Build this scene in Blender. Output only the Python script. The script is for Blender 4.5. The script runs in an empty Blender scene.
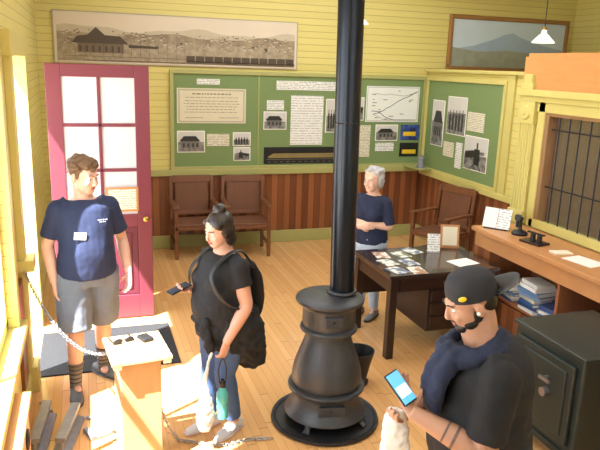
import bpy, bmesh, math, random
from mathutils import Vector, Matrix, Euler
random.seed(4)
S=bpy.context.scene
V=Vector
def lin(c): 
    c=c/255.0
    return c/12.92 if c<=.04045 else ((c+.055)/1.055)**2.4
def C(r,g,b): return (lin(r),lin(g),lin(b),1)
# ---------------------------------------------------------------- materials
def nt(name):
    m=bpy.data.materials.new(name); m.use_nodes=True
    n=m.node_tree.nodes; l=m.node_tree.links
    return m,n,l,n['Principled BSDF']
def mat(name,col,rough=.6,metal=0,var=.12,scale=9,bump=0,bscale=60,emit=0,stretch=None,coat=0):
    m,n,l,p=nt(name)
    p.inputs['Roughness'].default_value=rough; p.inputs['Metallic'].default_value=metal
    if coat: p.inputs['Coat Weight'].default_value=coat
    tc=n.new('ShaderNodeTexCoord'); src=tc.outputs['Object']
    if stretch:
        mp=n.new('ShaderNodeMapping'); mp.inputs['Scale'].default_value=stretch
        l.new(src,mp.inputs['Vector']); src=mp.outputs['Vector']
    nz=n.new('ShaderNodeTexNoise'); nz.inputs['Scale'].default_value=scale; nz.inputs['Detail'].default_value=4
    l.new(src,nz.inputs['Vector'])
    mx=n.new('ShaderNodeMix'); mx.data_type='RGBA'
    mx.inputs[6].default_value=[min(1,c*(1-var)) for c in col[:3]]+[1]
    mx.inputs[7].default_value=[min(1,c*(1+var)) for c in col[:3]]+[1]
    l.new(nz.outputs['Fac'],mx.inputs[0]); l.new(mx.outputs[2],p.inputs['Base Color'])
    if bump:
        nb=n.new('ShaderNodeTexNoise'); nb.inputs['Scale'].default_value=bscale; l.new(src,nb.inputs['Vector'])
        b=n.new('ShaderNodeBump'); b.inputs['Strength'].default_value=bump; b.inputs['Distance'].default_value=.01
        l.new(nb.outputs['Fac'],b.inputs['Height']); l.new(b.outputs['Normal'],p.inputs['Normal'])
    if emit:
        l.new(mx.outputs[2],p.inputs['Emission Color']); p.inputs['Emission Strength'].default_value=emit
    return m
def mk_math(n,l):
    def math_(op,x,y=None):
        k=n.new('ShaderNodeMath'); k.operation=op
        for i,q in enumerate((x,y)):
            if q is None: continue
            if isinstance(q,(int,float)): k.inputs[i].default_value=q
            else: l.new(q,k.inputs[i])
        return k.outputs[0]
    return math_
def boards(name,a,b,axis,pitch,groove=.07,rough=.5,gcol=None,grain=None,bumpd=.01,two=False,ends=0):
    m,n,l,p=nt(name); p.inputs['Roughness'].default_value=rough
    g=n.new('ShaderNodeNewGeometry'); s=n.new('ShaderNodeSeparateXYZ'); l.new(g.outputs['Position'],s.inputs[0])
    math_=mk_math(n,l)
    d=math_('DIVIDE',s.outputs['XYZ'.index(axis)],pitch); d=math_('ADD',d,1000)
    fr=math_('FRACT',d); fl=math_('FLOOR',d)
    seed=fl
    gm=math_('LESS_THAN',fr,groove)
    if ends:
        o='Y' if axis=='X' else 'X'
        wn0=n.new('ShaderNodeTexWhiteNoise'); wn0.noise_dimensions='1D'; l.new(fl,wn0.inputs['W'])
        e=math_('ADD',math_('DIVIDE',s.outputs['XYZ'.index(o)],ends),wn0.outputs['Value']); e=math_('ADD',e,500)
        gm=math_('MAXIMUM',gm,math_('LESS_THAN',math_('FRACT',e),.004))
        seed=math_('ADD',math_('MULTIPLY',fl,7.13),math_('FLOOR',e))
    wn=n.new('ShaderNodeTexWhiteNoise'); wn.noise_dimensions='1D'; l.new(seed,wn.inputs['W'])
    nz=n.new('ShaderNodeTexNoise'); nz.inputs['Scale'].default_value=3; nz.inputs['Detail'].default_value=5
    mp=n.new('ShaderNodeMapping'); sc=grain or (1,1,1); mp.inputs['Scale'].default_value=sc
    l.new(g.outputs['Position'],mp.inputs['Vector']); l.new(mp.outputs['Vector'],nz.inputs['Vector'])
    if two: f=math_('ADD',math_('MULTIPLY',math_('MODULO',fl,2),.6),math_('MULTIPLY',wn.outputs['Value'],.4))
    else: f=wn.outputs['Value']
    f=math_('ADD',math_('MULTIPLY',f,.7),math_('MULTIPLY',nz.outputs['Fac'],.3))
    mx=n.new('ShaderNodeMix'); mx.data_type='RGBA'; mx.inputs[6].default_value=a; mx.inputs[7].default_value=b
    l.new(f,mx.inputs[0])
    mg=n.new('ShaderNodeMix'); mg.data_type='RGBA'; mg.inputs[7].default_value=gcol or [c*.45 for c in a[:3]]+[1]
    l.new(gm,mg.inputs[0]); l.new(mx.outputs[2],mg.inputs[6]); l.new(mg.outputs[2],p.inputs['Base Color'])
    bp=n.new('ShaderNodeBump'); bp.inputs['Distance'].default_value=bumpd; bp.inputs['Strength'].default_value=.6
    l.new(math_('SUBTRACT',1,gm),bp.inputs['Height']); l.new(bp.outputs['Normal'],p.inputs['Normal'])
    return m
def printed(name,dark,light,scale=14,contrast=.15,pos=.5):
    m,n,l,p=nt(name); p.inputs['Roughness'].default_value=.45
    tc=n.new('ShaderNodeNewGeometry'); nz=n.new('ShaderNodeTexNoise'); nz.inputs['Scale'].default_value=scale; nz.inputs['Detail'].default_value=6
    l.new(tc.outputs['Position'],nz.inputs['Vector'])
    r=n.new('ShaderNodeValToRGB'); e=r.color_ramp.elements
    e[0].position=pos-contrast; e[0].color=dark; e[1].position=pos+contrast; e[1].color=light
    l.new(nz.outputs['Fac'],r.inputs[0]); l.new(r.outputs[0],p.inputs['Base Color'])
    return m
def textlines(name,paper,ink,axis='Z',pitch=.022,amt=.7):
    m,n,l,p=nt(name); p.inputs['Roughness'].default_value=.5; math_=mk_math(n,l)
    g=n.new('ShaderNodeNewGeometry'); s=n.new('ShaderNodeSeparateXYZ'); l.new(g.outputs['Position'],s.inputs[0])
    f=math_('FRACT',math_('ADD',math_('DIVIDE',s.outputs['XYZ'.index(axis)],pitch),100))
    mp=n.new('ShaderNodeMapping'); mp.inputs['Scale'].default_value=(40,40,40); l.new(g.outputs['Position'],mp.inputs['Vector'])
    nz=n.new('ShaderNodeTexNoise'); nz.inputs['Scale'].default_value=1.5; l.new(mp.outputs['Vector'],nz.inputs['Vector'])
    k=math_('MULTIPLY',math_('LESS_THAN',f,.4),math_('GREATER_THAN',nz.outputs['Fac'],.46))
    mx=n.new('ShaderNodeMix'); mx.data_type='RGBA'; mx.inputs[6].default_value=paper; mx.inputs[7].default_value=ink
    l.new(math_('MULTIPLY',k,amt),mx.inputs[0]); l.new(mx.outputs[2],p.inputs['Base Color']); return m
M_wall_z=boards('yellow_boards',C(220,206,128),C(212,198,118),'Z',.085,.06,.45,C(168,152,80))
M_ywall_v=boards('yellow_beadboard',C(220,206,128),C(212,198,118),'Z',.085,.06,.45,C(168,152,80))
M_ytrim=mat('yellow_paint',C(206,194,118),.4,var=.05)
M_gtrim=mat('olive_paint',C(170,168,106),.4,var=.05)
M_wain_x=boards('wainscot_boards_x',C(92,50,34),C(166,104,62),'X',.09,.05,.35,C(56,30,20),grain=(6,6,.8),two=True)
M_wain_y=boards('wainscot_boards_y',C(92,50,34),C(166,104,62),'Y',.09,.05,.35,C(56,30,20),grain=(6,6,.8),two=True)
M_floor=boards('floor_boards',C(204,152,96),C(222,174,118),'X',.062,.03,.13,C(156,108,66),grain=(9,.8,1),bumpd=.0008,ends=1.7)
M_ceil=mat('ceiling_paint',C(230,228,214),.7)
M_green=mat('display_green_felt',C(120,142,90),.8,var=.06,scale=30)
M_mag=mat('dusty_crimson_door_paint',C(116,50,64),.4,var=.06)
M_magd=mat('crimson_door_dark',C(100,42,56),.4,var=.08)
M_orange=mat('orange_varnished_wood',C(204,146,90),.35,var=.15,scale=4,stretch=(1,1,8))
M_owood=mat('orange_shelf_wood',C(190,134,84),.4,var=.2,scale=5,stretch=(8,1,1))
M_shelf=mat('red_brown_shelf_wood',C(150,94,60),.4,var=.25,scale=5,stretch=(8,1,1))
M_brown=mat('brown_natural_wood',C(150,116,78),.4,var=.2,scale=5,stretch=(4,4,1))
M_pale=mat('tan_pine',C(190,150,104),.5,var=.15,scale=5,stretch=(6,6,1))  # even tan pine colour with stretched grain
M_dark=mat('dark_walnut_wood',C(46,29,25),.3,var=.3,scale=5,stretch=(2,8,8))
M_chair=mat('chair_oak_wood',C(118,74,48),.35,var=.25,scale=6,stretch=(6,6,1))
M_leather=mat('chair_brown_panel',C(112,72,50),.45,var=.2,scale=5,stretch=(6,1,1))
M_iron=mat('stove_cast_iron',C(66,68,72),.45,.35,var=.3,bump=.15,bscale=40)
M_pipe=mat('black_stove_pipe',C(28,34,44),.28,.5,var=.15)
M_black=mat('matte_black',C(24,24,27),.5,var=.2)
M_steel=mat('steel_metal',C(170,170,172),.35,.9)
M_rail=mat('weathered_rail_iron',C(132,134,140),.45,.3,var=.3,scale=20,bump=.3)
M_brass=mat('brass',C(190,150,70),.3,.9)
M_white=mat('white_paper',C(240,238,232),.6,var=.03)
M_cream=mat('cream_paper',C(230,222,198),.6,var=.04)
M_cert=mat('certificate_paper',C(218,210,184),.6,var=.06,scale=5)
M_ink=mat('printed_ink_grey',C(120,114,104),.6)
M_route=mat('printed_route_line',C(84,92,108),.6)
M_doc=textlines('cream_document_text',C(226,220,198),C(110,104,90))
M_text=textlines('white_text_sheet',C(238,238,234),C(90,90,92))
M_mapp=mat('white_map_paper',C(232,234,228),.6,var=.04)
M_psky=mat('photo_pale_sky',C(205,204,200),.4,var=.08,scale=6)
M_pgr=printed('photo_grey_ground',C(70,70,68),C(160,158,152),16,.2)
M_pdk=mat('photo_dark_shapes',C(40,40,40),.4,var=.3,scale=30)
M_pmd=mat('photo_mid_shapes',C(110,108,104),.4,var=.3,scale=30)
M_sepia=mat('sepia_sky',C(216,202,182),.5,var=.04,scale=3)
M_sep2=printed('sepia_hills',C(132,116,94),C(168,150,124),10,.2)
M_sep3=printed('sepia_town',C(138,122,98),C(182,166,140),22,.25)
M_sepd=mat('sepia_dark',C(78,64,50),.5,var=.25,scale=30)
M_sepm=mat('sepia_mid',C(112,96,76),.5,var=.25,scale=30)
M_sepl=mat('sepia_light',C(192,178,154),.5)
M_glass=mat('glowing_window_pane',C(204,198,204),.2,var=.08,scale=3,emit=.12)  # opaque door panes, brightness behind them put in as a faint glow
M_glow=mat('lamp_shade_glass',C(255,246,225),.3,var=.02,emit=1.5)
M_safe=mat('safe_green_black_paint',C(42,50,46),.4,.2,var=.2)
M_mat=mat('rubber_mat',C(34,35,38),.85,var=.2,scale=60,bump=.4)
# ---------------------------------------------------------------- mesh kit
class B:
    def __init__(s): s.b=bmesh.new()
    def box(s,c,d,rot=None):
        M=Matrix.Translation(V(c))@((rot or Matrix.Identity(3)).to_4x4())@Matrix.Diagonal((*d,1))
        bmesh.ops.create_cube(s.b,size=1,matrix=M); return s
    def bx(s,x0,x1,y0,y1,z0,z1): return s.box(((x0+x1)/2,(y0+y1)/2,(z0+z1)/2),(abs(x1-x0),abs(y1-y0),abs(z1-z0)))
    def cyl(s,p0,p1,r0,r1=None,seg=20):
        p0,p1=V(p0),V(p1); d=p1-p0; q=d.to_track_quat('Z','Y').to_matrix().to_4x4()
        bmesh.ops.create_cone(s.b,cap_ends=True,segments=seg,radius1=r0,radius2=r0 if r1 is None else r1,depth=d.length,matrix=Matrix.Translation((p0+p1)/2)@q); return s
    def ell(s,c,r,rot=None,sub=3):
        if isinstance(r,(int,float)): r=(r,r,r)
        M=Matrix.Translation(V(c))@((rot or Matrix.Identity(3)).to_4x4())@Matrix.Diagonal((*r,1))
        bmesh.ops.create_icosphere(s.b,subdivisions=sub,radius=1,matrix=M); return s
    def lathe(s,prof,c=(0,0,0),seg=40):
        c=V(c); rings=[]
        for r,z in prof:
            rings.append([s.b.verts.new(c+V((r*math.cos(2*math.pi*i/seg),r*math.sin(2*math.pi*i/seg),z))) for i in range(seg)] if r>1e-5 else [s.b.verts.new(c+V((0,0,z)))])
        for a,b in zip(rings,rings[1:]):
            for i in range(seg):
                j=(i+1)%seg
                if len(a)==1 and len(b)==1: continue
                if len(a)==1: s.b.faces.new((a[0],b[j],b[i]))
                elif len(b)==1: s.b.faces.new((a[i],a[j],b[0]))
                else: s.b.faces.new((a[i],a[j],b[j],b[i]))
        for R in (rings[0],rings[-1]):
            if len(R)>1: s.b.faces.new(R)
        return s
    def tube(s,secs,ref=(1,0,0),seg=18,smooth=True,round_=False):
        pts=[(V(p),ra,rb) for p,ra,rb in secs]
        if smooth and len(pts)>2:
            out=[]; n=len(pts)
            for i in range(n-1):
                P=[pts[max(0,i-1)],pts[i],pts[i+1],pts[min(n-1,i+2)]]
                for k in range(4):
                    t=k/4
                    def cr(a,b,c,d): return .5*((2*b)+(c-a)*t+(2*a-5*b+4*c-d)*t*t+(3*b-a-3*c+d)*t**3)
                    out.append((cr(*[q[0] for q in P]),cr(*[q[1] for q in P]),cr(*[q[2] for q in P])))
            out.append(pts[-1]); pts=out
        if round_:
            for end in (0,1):
                p,ra,rb=pts[0] if end==0 else pts[-1]
                q=pts[1][0] if end==0 else pts[-2][0]
                d=(p-q).normalized(); rr=min(ra,rb)
                ex=[(p+d*rr*.5,ra*.86,rb*.86),(p+d*rr*.85,ra*.5,rb*.5)]
                pts=(ex[::-1]+pts) if end==0 else (pts+ex)
        ref=V(ref); rings=[]; n=len(pts)
        for i,(p,ra,rb) in enumerate(pts):
            t=(pts[min(n-1,i+1)][0]-pts[max(0,i-1)][0])
            if t.length<1e-7: t=V((0,0,1))
            t.normalize(); a=ref-t*ref.dot(t)
            if a.length<1e-3: a=t.orthogonal()
            a.normalize(); b=t.cross(a); ref=a
            rings.append([s.b.verts.new(p+a*ra*math.cos(2*math.pi*k/seg)+b*rb*math.sin(2*math.pi*k/seg)) for k in range(seg)])
        for A,Bq in zip(rings,rings[1:]):
            for i in range(seg):
                j=(i+1)%seg; s.b.faces.new((A[i],A[j],Bq[j],Bq[i]))
        s.b.faces.new(rings[0]); s.b.faces.new(rings[-1]); return s
    def poly(s,pts,d):
        d=V(d); a=[s.b.verts.new(V(p)) for p in pts]; b=[s.b.verts.new(V(p)+d) for p in pts]
        s.b.faces.new(a); s.b.faces.new(b); n=len(a)
        for i in range(n): s.b.faces.new((a[i],a[(i+1)%n],b[(i+1)%n],b[i]))
        return s
    def torus(s,c,R,r,rot=None,seg=14,sq=1.0):
        M=Matrix.Translation(V(c))@((rot or Matrix.Identity(3)).to_4x4()); rings=[]
        for i in range(seg):
            a=2*math.pi*i/seg
            rings.append([s.b.verts.new(M@V(((R+r*math.cos(t))*math.cos(a)*sq,(R+r*math.cos(t))*math.sin(a),r*math.sin(t)))) for t in [2*math.pi*k/6 for k in range(6)]])
        for i in range(seg):
            A,Bq=rings[i],rings[(i+1)%seg]
            for k in range(6): s.b.faces.new((A[k],A[(k+1)%6],Bq[(k+1)%6],Bq[k]))
        return s
    def mk(s,name,m,parent=None,bev=0,smooth=False,sub=0,voxel=0,disp=0,label=None,sm=3,nscale=.09):
        bmesh.ops.recalc_face_normals(s.b,faces=s.b.faces[:])
        me=bpy.data.meshes.new(name); s.b.to_mesh(me); s.b.free()
        o=bpy.data.objects.new(name,me); S.collection.objects.link(o)
        if voxel:
            r=o.modifiers.new('r','REMESH'); r.mode='VOXEL'; r.voxel_size=voxel
            q=o.modifiers.new('s','SMOOTH'); q.factor=.5; q.iterations=sm
            if disp:
                t=bpy.data.textures.new('cloth','CLOUDS'); t.noise_scale=nscale; t.noise_depth=1
                d=o.modifiers.new('d','DISPLACE'); d.texture=t; d.strength=disp; d.mid_level=.35
            bpy.context.view_layer.update()
            dg=bpy.context.evaluated_depsgraph_get()
            nm=bpy.data.meshes.new_from_object(o.evaluated_get(dg)); nm.name=name
            o.modifiers.clear(); o.data=nm; me=nm; smooth=True
        me.materials.clear(); me.materials.append(m)
        if smooth:
            for p in me.polygons: p.use_smooth=True
        if bev:
            b=o.modifiers.new('bevel','BEVEL'); b.width=bev; b.segments=2; b.limit_method='ANGLE'; b.angle_limit=.6
        if smooth and not voxel:
            try: me.set_sharp_from_angle(angle=.7)
            except Exception: pass
        if parent: o.parent=parent
        if label: o['label']=label
        return o
def tag(o,label,cat,group=None):
    o['label']=label; o['category']=cat
    if group: o['group']=group
    return o
def top(name,label,cat,loc=(0,0,0),rot=0,group=None):
    e=bpy.data.objects.new(name,None); e.empty_display_size=.1; S.collection.objects.link(e)
    e.location=loc; e.rotation_euler=(0,0,rot); return tag(e,label,cat,group)
def st(o): o['kind']='structure'; return o
def dup(o,loc=None,rot=None,label=None):
    n=o.copy(); S.collection.objects.link(n)
    for c in o.children:
        k=dup(c); k.parent=n; k.matrix_parent_inverse=c.matrix_parent_inverse.copy()
    if loc is not None: n.location=loc
    if rot is not None: n.rotation_euler=(0,0,rot)
    if label: n['label']=label
    return n
# ---------------------------------------------------------------- camera
cam=bpy.data.objects.new('camera',bpy.data.cameras.new('camera')); S.collection.objects.link(cam); S.camera=cam
cam.data.lens=39; cam.data.sensor_width=36; cam.data.clip_start=.05
R=Matrix.Rotation(math.radians(-18.5),4,'Z')@Matrix.Rotation(math.radians(76.2),4,'X')@Matrix.Rotation(math.radians(1.9),4,'Z')
cam.matrix_world=Matrix.Translation((0,0,2.45))@R
# ---------------------------------------------------------------- structure
XL=-.5; YB=8.6; H=4.0
st(B().bx(XL-.15,7.35,-2.1,8.75,-.1,0).mk('floor',M_floor))
st(B().bx(XL-.15,7.35,-2.1,8.75,H,H+.1).mk('ceiling',M_ceil))
st(B().bx(XL-.15,7.35,YB,YB+.15,0,H).mk('wall_back',M_wall_z))
st(B().bx(7.2,7.35,-2.1,YB,0,H).mk('wall_right',M_ywall_v))
st(B().bx(XL-.15,7.35,-2.25,-2.1,0,H).mk('wall_front',M_ywall_v))
b=B(); W=.15
def wl(y0,y1,z0,z1): b.bx(XL-W,XL,y0,y1,z0,z1)
WY0,WY1=2.75,4.4
wl(6.1,YB,0,H); wl(5.0,6.1,2.45,H); wl(WY1,5.0,0,H); wl(WY0,WY1,0,.7); wl(WY0,WY1,2.85,H)
wl(2.5,WY0,0,H); wl(1.2,2.5,0,.9); wl(1.2,2.5,2.85,H); wl(-2.1,1.2,0,H)
st(b.mk('wall_left',M_ywall_v))
for i,(y0,y1,zs) in enumerate(((WY0,WY1,.7),(1.2,2.5,.9))):
    f=B()
    f.bx(XL-.1,XL-.04,y0,y0+.06,zs,2.85).bx(XL-.1,XL-.04,y1-.06,y1,zs,2.85).bx(XL-.1,XL-.04,y0,y1,zs,zs+.07).bx(XL-.1,XL-.04,y0,y1,2.78,2.85)
    f.bx(XL-.09,XL-.05,y0,y1,1.76,1.81).bx(XL-.085,XL-.055,(y0+y1)/2-.02,(y0+y1)/2+.02,zs,2.85)
    st(f.mk('window_%d'%(i+1),M_ytrim,bev=.004))
    t=B(); t.bx(XL,XL+.03,y0-.12,y0,zs-.1,3.0).bx(XL,XL+.03,y1,y1+.12,zs-.1,3.0).bx(XL,XL+.04,y0-.14,y1+.14,2.85,3.0).bx(XL,XL+.07,y0-.14,y1+.14,zs-.06,zs)
    st(t.mk('trim_%d'%(i+1),M_ytrim,bev=.004))
t=B(); t.bx(XL,XL+.05,4.84,5.0,0,2.6).bx(XL,XL+.05,6.1,6.24,0,2.6).bx(XL,XL+.06,4.8,6.28,2.45,2.62).bx(XL,XL+.09,4.82,5.02,0,.2).bx(XL,XL+.11,4.8,5.02,.95,1.03)
st(t.mk('trim_3',M_ytrim,bev=.005))
st(B().bx(XL,XL+.025,4.54,4.84,.0,.9).mk('trim_4',M_wain_y))
st(B().bx(XL,XL+.04,2.3,4.84,0,.16).mk('baseboard_left',M_ytrim,bev=.005))
st(B().bx(-.4,4.75,YB-.03,YB,.16,1.0).mk('trim_5',M_wain_x))
st(B().bx(-.4,4.75,YB-.05,YB,0,.17).mk('baseboard_back',M_gtrim,bev=.006))
st(B().bx(-.4,4.75,YB-.06,YB,.98,1.06).mk('trim_6',M_gtrim,bev=.005))
PX=4.75
st(B().bx(PX,PX+.12,5.42,YB,0,2.42).mk('wall_partition',M_ywall_v))
st(B().bx(PX-.03,PX,5.42,YB-.05,.16,.96).mk('trim_7',M_wain_y))
st(B().bx(PX-.05,PX,5.42,YB-.05,0,.17).mk('baseboard_right',M_gtrim,bev=.006))
st(B().bx(PX-.05,PX+.17,5.42,YB-.02,2.42,2.46).bx(PX-.03,PX,6.5,6.63,.95,2.42).bx(PX-.06,PX,5.42,YB-.05,.95,1.02).mk('trim_8',M_ytrim,bev=.005))
OX=4.05; OY=5.4
b=B(); b.bx(OX,OX+.12,-2.1,3.4,0,2.6).bx(OX,OX+.12,5.05,OY,0,2.6).bx(OX,OX+.12,3.4,5.05,0,1.08).bx(OX,OX+.12,3.4,5.05,2.12,2.6)
b.bx(OX+.12,7.2,OY-.12,OY,0,2.6)
st(b.mk('wall_office',M_ytrim))
st(B().bx(OX-.02,OX,-2,OY,2.29,2.6).bx(OX-.02,OX+.3,OY-.0,OY+.02,2.29,2.6).mk('trim_9',M_orange))
st(B().bx(OX-.02,OX,2.0,OY,.0,.96).mk('trim_10',M_wain_y))
b=B(); b.bx(OX-.07,OX,-2,OY+.04,2.24,2.3).bx(OX-.045,OX,-2,OY+.02,2.19,2.24)
b.bx(OX-.035,OX,5.18,OY,1.02,2.19).bx(OX-.06,OX,5.22,5.38,2.3,2.36).bx(OX-.06,OX,5.24,5.36,2.36,2.44)
for y in (5.2,5.24,5.28,5.32,5.36): b.bx(OX-.045,OX-.03,y,y+.018,1.05,1.98)
b.bx(OX-.055,OX,5.17,5.4,1.98,2.19).bx(OX-.06,OX,5.17,5.4,1.02,1.14)
b.cyl((OX-.055,5.285,2.085),(OX-.075,5.285,2.085),.075,.06,seg=28).cyl((OX-.07,5.285,2.085),(OX-.085,5.285,2.085),.03,.02,seg=20)
b.bx(OX-.03,OX,5.04,5.13,1.02,2.19).bx(OX-.03,OX,3.3,5.16,2.1,2.19).bx(OX-.03,OX,3.3,5.1,1.02,1.1)
st(b.mk('trim_11',M_ytrim,bev=.005))
b=B(); b.bx(OX-.02,OX+.1,4.99,5.05,1.08,2.12).bx(OX-.02,OX+.1,3.4,5.0,2.07,2.12)
st(b.mk('trim_13',M_brown,bev=.006))
st(B().bx(OX,7.2,-2.1,OY,2.6,2.63).mk('trim_12',M_orange))
st(B().bx(5.4,5.45,-2,OY-.12,0,2.6).mk('wall_office_rear',mat('office_plum_wall',C(138,104,112),.6,var=.5,scale=1.6)))
b=B()
for i in range(12):
    y=3.46+i*.13; b.cyl((OX+.03,y,1.08),(OX+.03,y,2.08),.007,seg=8)
for z in (1.42,1.95): b.bx(OX+.025,OX+.035,3.4,5.0,z-.006,z+.006)
wn_=st(b.mk('window_3',M_black))
m_,n_,l_,p_=nt('ticket_window_glass'); p_.inputs['Base Color'].default_value=C(96,76,86); p_.inputs['Roughness'].default_value=.03; p_.inputs['Alpha'].default_value=.35; p_.inputs['Specular IOR Level'].default_value=1.0
B().bx(OX+.07,OX+.078,3.4,5.0,1.08,2.1).mk('window_pane',m_,wn_)
g=B().bx(-30,XL-.15,-20,30,-.3,-.12).mk('ground',mat('platform_concrete',C(190,185,175),.9)); st(g)
# open door
DY=6.16; d0,d1=-.31,.57
b=B()
b.bx(d0,d0+.13,DY-.02,DY+.02,.012,2.4).bx(d1-.13,d1,DY-.02,DY+.02,.012,2.4)
for z0,z1 in ((2.29,2.4),(.92,1.04),(.012,.24)): b.bx(d0+.13,d1-.13,DY-.02,DY+.02,z0,z1)
for z in (1.46,1.87): b.bx(d0+.13,d1-.13,DY-.018,DY+.018,z-.015,z+.015)
xc=(d0+d1)/2
b.bx(xc-.015,xc+.015,DY-.018,DY+.018,1.04,2.29)
door=st(b.mk('door_1',M_mag,bev=.004))
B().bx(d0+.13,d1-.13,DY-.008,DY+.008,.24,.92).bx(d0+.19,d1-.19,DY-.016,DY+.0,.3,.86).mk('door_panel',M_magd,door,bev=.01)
for (z0,z1) in ((1.04,1.445),(1.475,1.855),(1.885,2.29)):
    for (x0,x1) in ((d0+.13,xc-.015),(xc+.015,d1-.13)):
        B().bx(x0,x1,DY-.004,DY+.004,z0,z1).mk('window_pane',M_glass,door)
B().bx(xc+.03,d1-.12,DY-.024,DY-.018,1.07,1.3).mk('notice_frame',M_owood,door)
B().bx(xc+.05,d1-.14,DY-.027,DY-.023,1.09,1.28).mk('notice',M_doc,door)
B().cyl((d1-.06,DY-.02,1.0),(d1-.06,DY-.06,1.0),.012).ell((d1-.06,DY-.075,1.0),.028).mk('door_knob',M_brass,door,smooth=True)
# ---------------------------------------------------------------- wall pictures
pan=top('panorama_photograph','long sepia hillside town panorama mounted on the yellow wall','picture',(1.22,YB-.0,2.39))
w=1.53; k_=.01
b=B(); b.bx(-w,w,-.025,0,0,k_).bx(-w,w,-.025,0,.61-k_,.61).bx(-w,-w+k_,-.025,0,0,.61).bx(w-k_,w,-.025,0,0,.61); b.mk('picture_frame',mat('pale_edge',C(176,164,140),.5),pan)
B().bx(-w+k_,w-k_,-.02,-.002,k_,.61-k_).mk('photographic_print',M_sepia,pan)
def hill(base,amp,ph,y): return [(-w+.04,y,.06)]+[(-w+.04+i*(2*w-.08)/30,y,base+amp*(math.sin(i*.45+ph)+.5*math.sin(i*1.13+ph*2))) for i in range(31)]+[(w-.04,y,.06)]
B().poly(hill(.42,.03,.4,-.021),(0,-.001,0)).mk('printed_hills',M_sepl,pan)
B().poly(hill(.36,.022,2.1,-.0225),(0,-.001,0)).mk('printed_hills',M_sep2,pan)
B().bx(-w+.04,w-.04,-.0255,-.024,.03,.27).mk('printed_foreground',M_sep3,pan)
b=B(); b2=B(); b3=B()
for i in range(110):
    x=random.uniform(-1.45,w-.1); z=random.uniform(.2,.36); s_=random.uniform(.02,.045)*(1.4-z*1.6)
    b.bx(x,x+s_,-.027,-.026,z,z+s_*.6); b2.poly([(x-.004,-.0275,z+s_*.6),(x+s_+.004,-.0275,z+s_*.6),(x+s_*.5,-.0275,z+s_*.95)],(0,-.001,0))
for i in range(90):
    x=random.uniform(-1.45,w-.1); z=random.uniform(.2,.4); b3.ell((x,-.028,z),(random.uniform(.006,.02),.001,.008),sub=1)
for o in (b.mk('printed_houses',M_sepl,pan),b2.mk('printed_roofs',M_sepm,pan),b3.mk('printed_trees',M_sepm,pan)): o['kind']='stuff'
B().bx(-1.26,-.72,-.0305,-.0295,.13,.25).bx(-1.12,-.96,-.0305,-.0295,.25,.33).mk('printed_station',M_sepm,pan)
b=B(); b.poly([(-1.33,-.031,.24),(-1.26,-.031,.32),(-1.14,-.031,.34),(-1.04,-.031,.43),(-.94,-.031,.34),(-.76,-.031,.33),(-.66,-.031,.24)],(0,-.001,0))
b.poly([(-.66,-.031,.2),(-.66,-.031,.235),(-.3,-.031,.225),(-.3,-.031,.2)],(0,-.001,0))
for i in range(7): b.bx(-1.24+i*.075,-1.215+i*.075,-.032,-.031,.14,.21)
b.bx(-1.2,1.48,-.032,-.030,.035,.042).bx(-1.4,1.48,-.032,-.030,.085,.089)
for i in range(14): b.bx(-1.4+i*.11,-1.397+i*.11,-.032,-.03,.1,.3)
b.mk('printed_station_roof',M_sepd,pan)
b=B()
for i in range(12): b.bx(.05+i*.12,.155+i*.12,-.034,-.032,.055,.13).bx(.05+i*.12,.175+i*.12,-.034,-.032,.05,.062)
b.mk('printed_rail_cars',M_sepd,pan)

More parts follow.
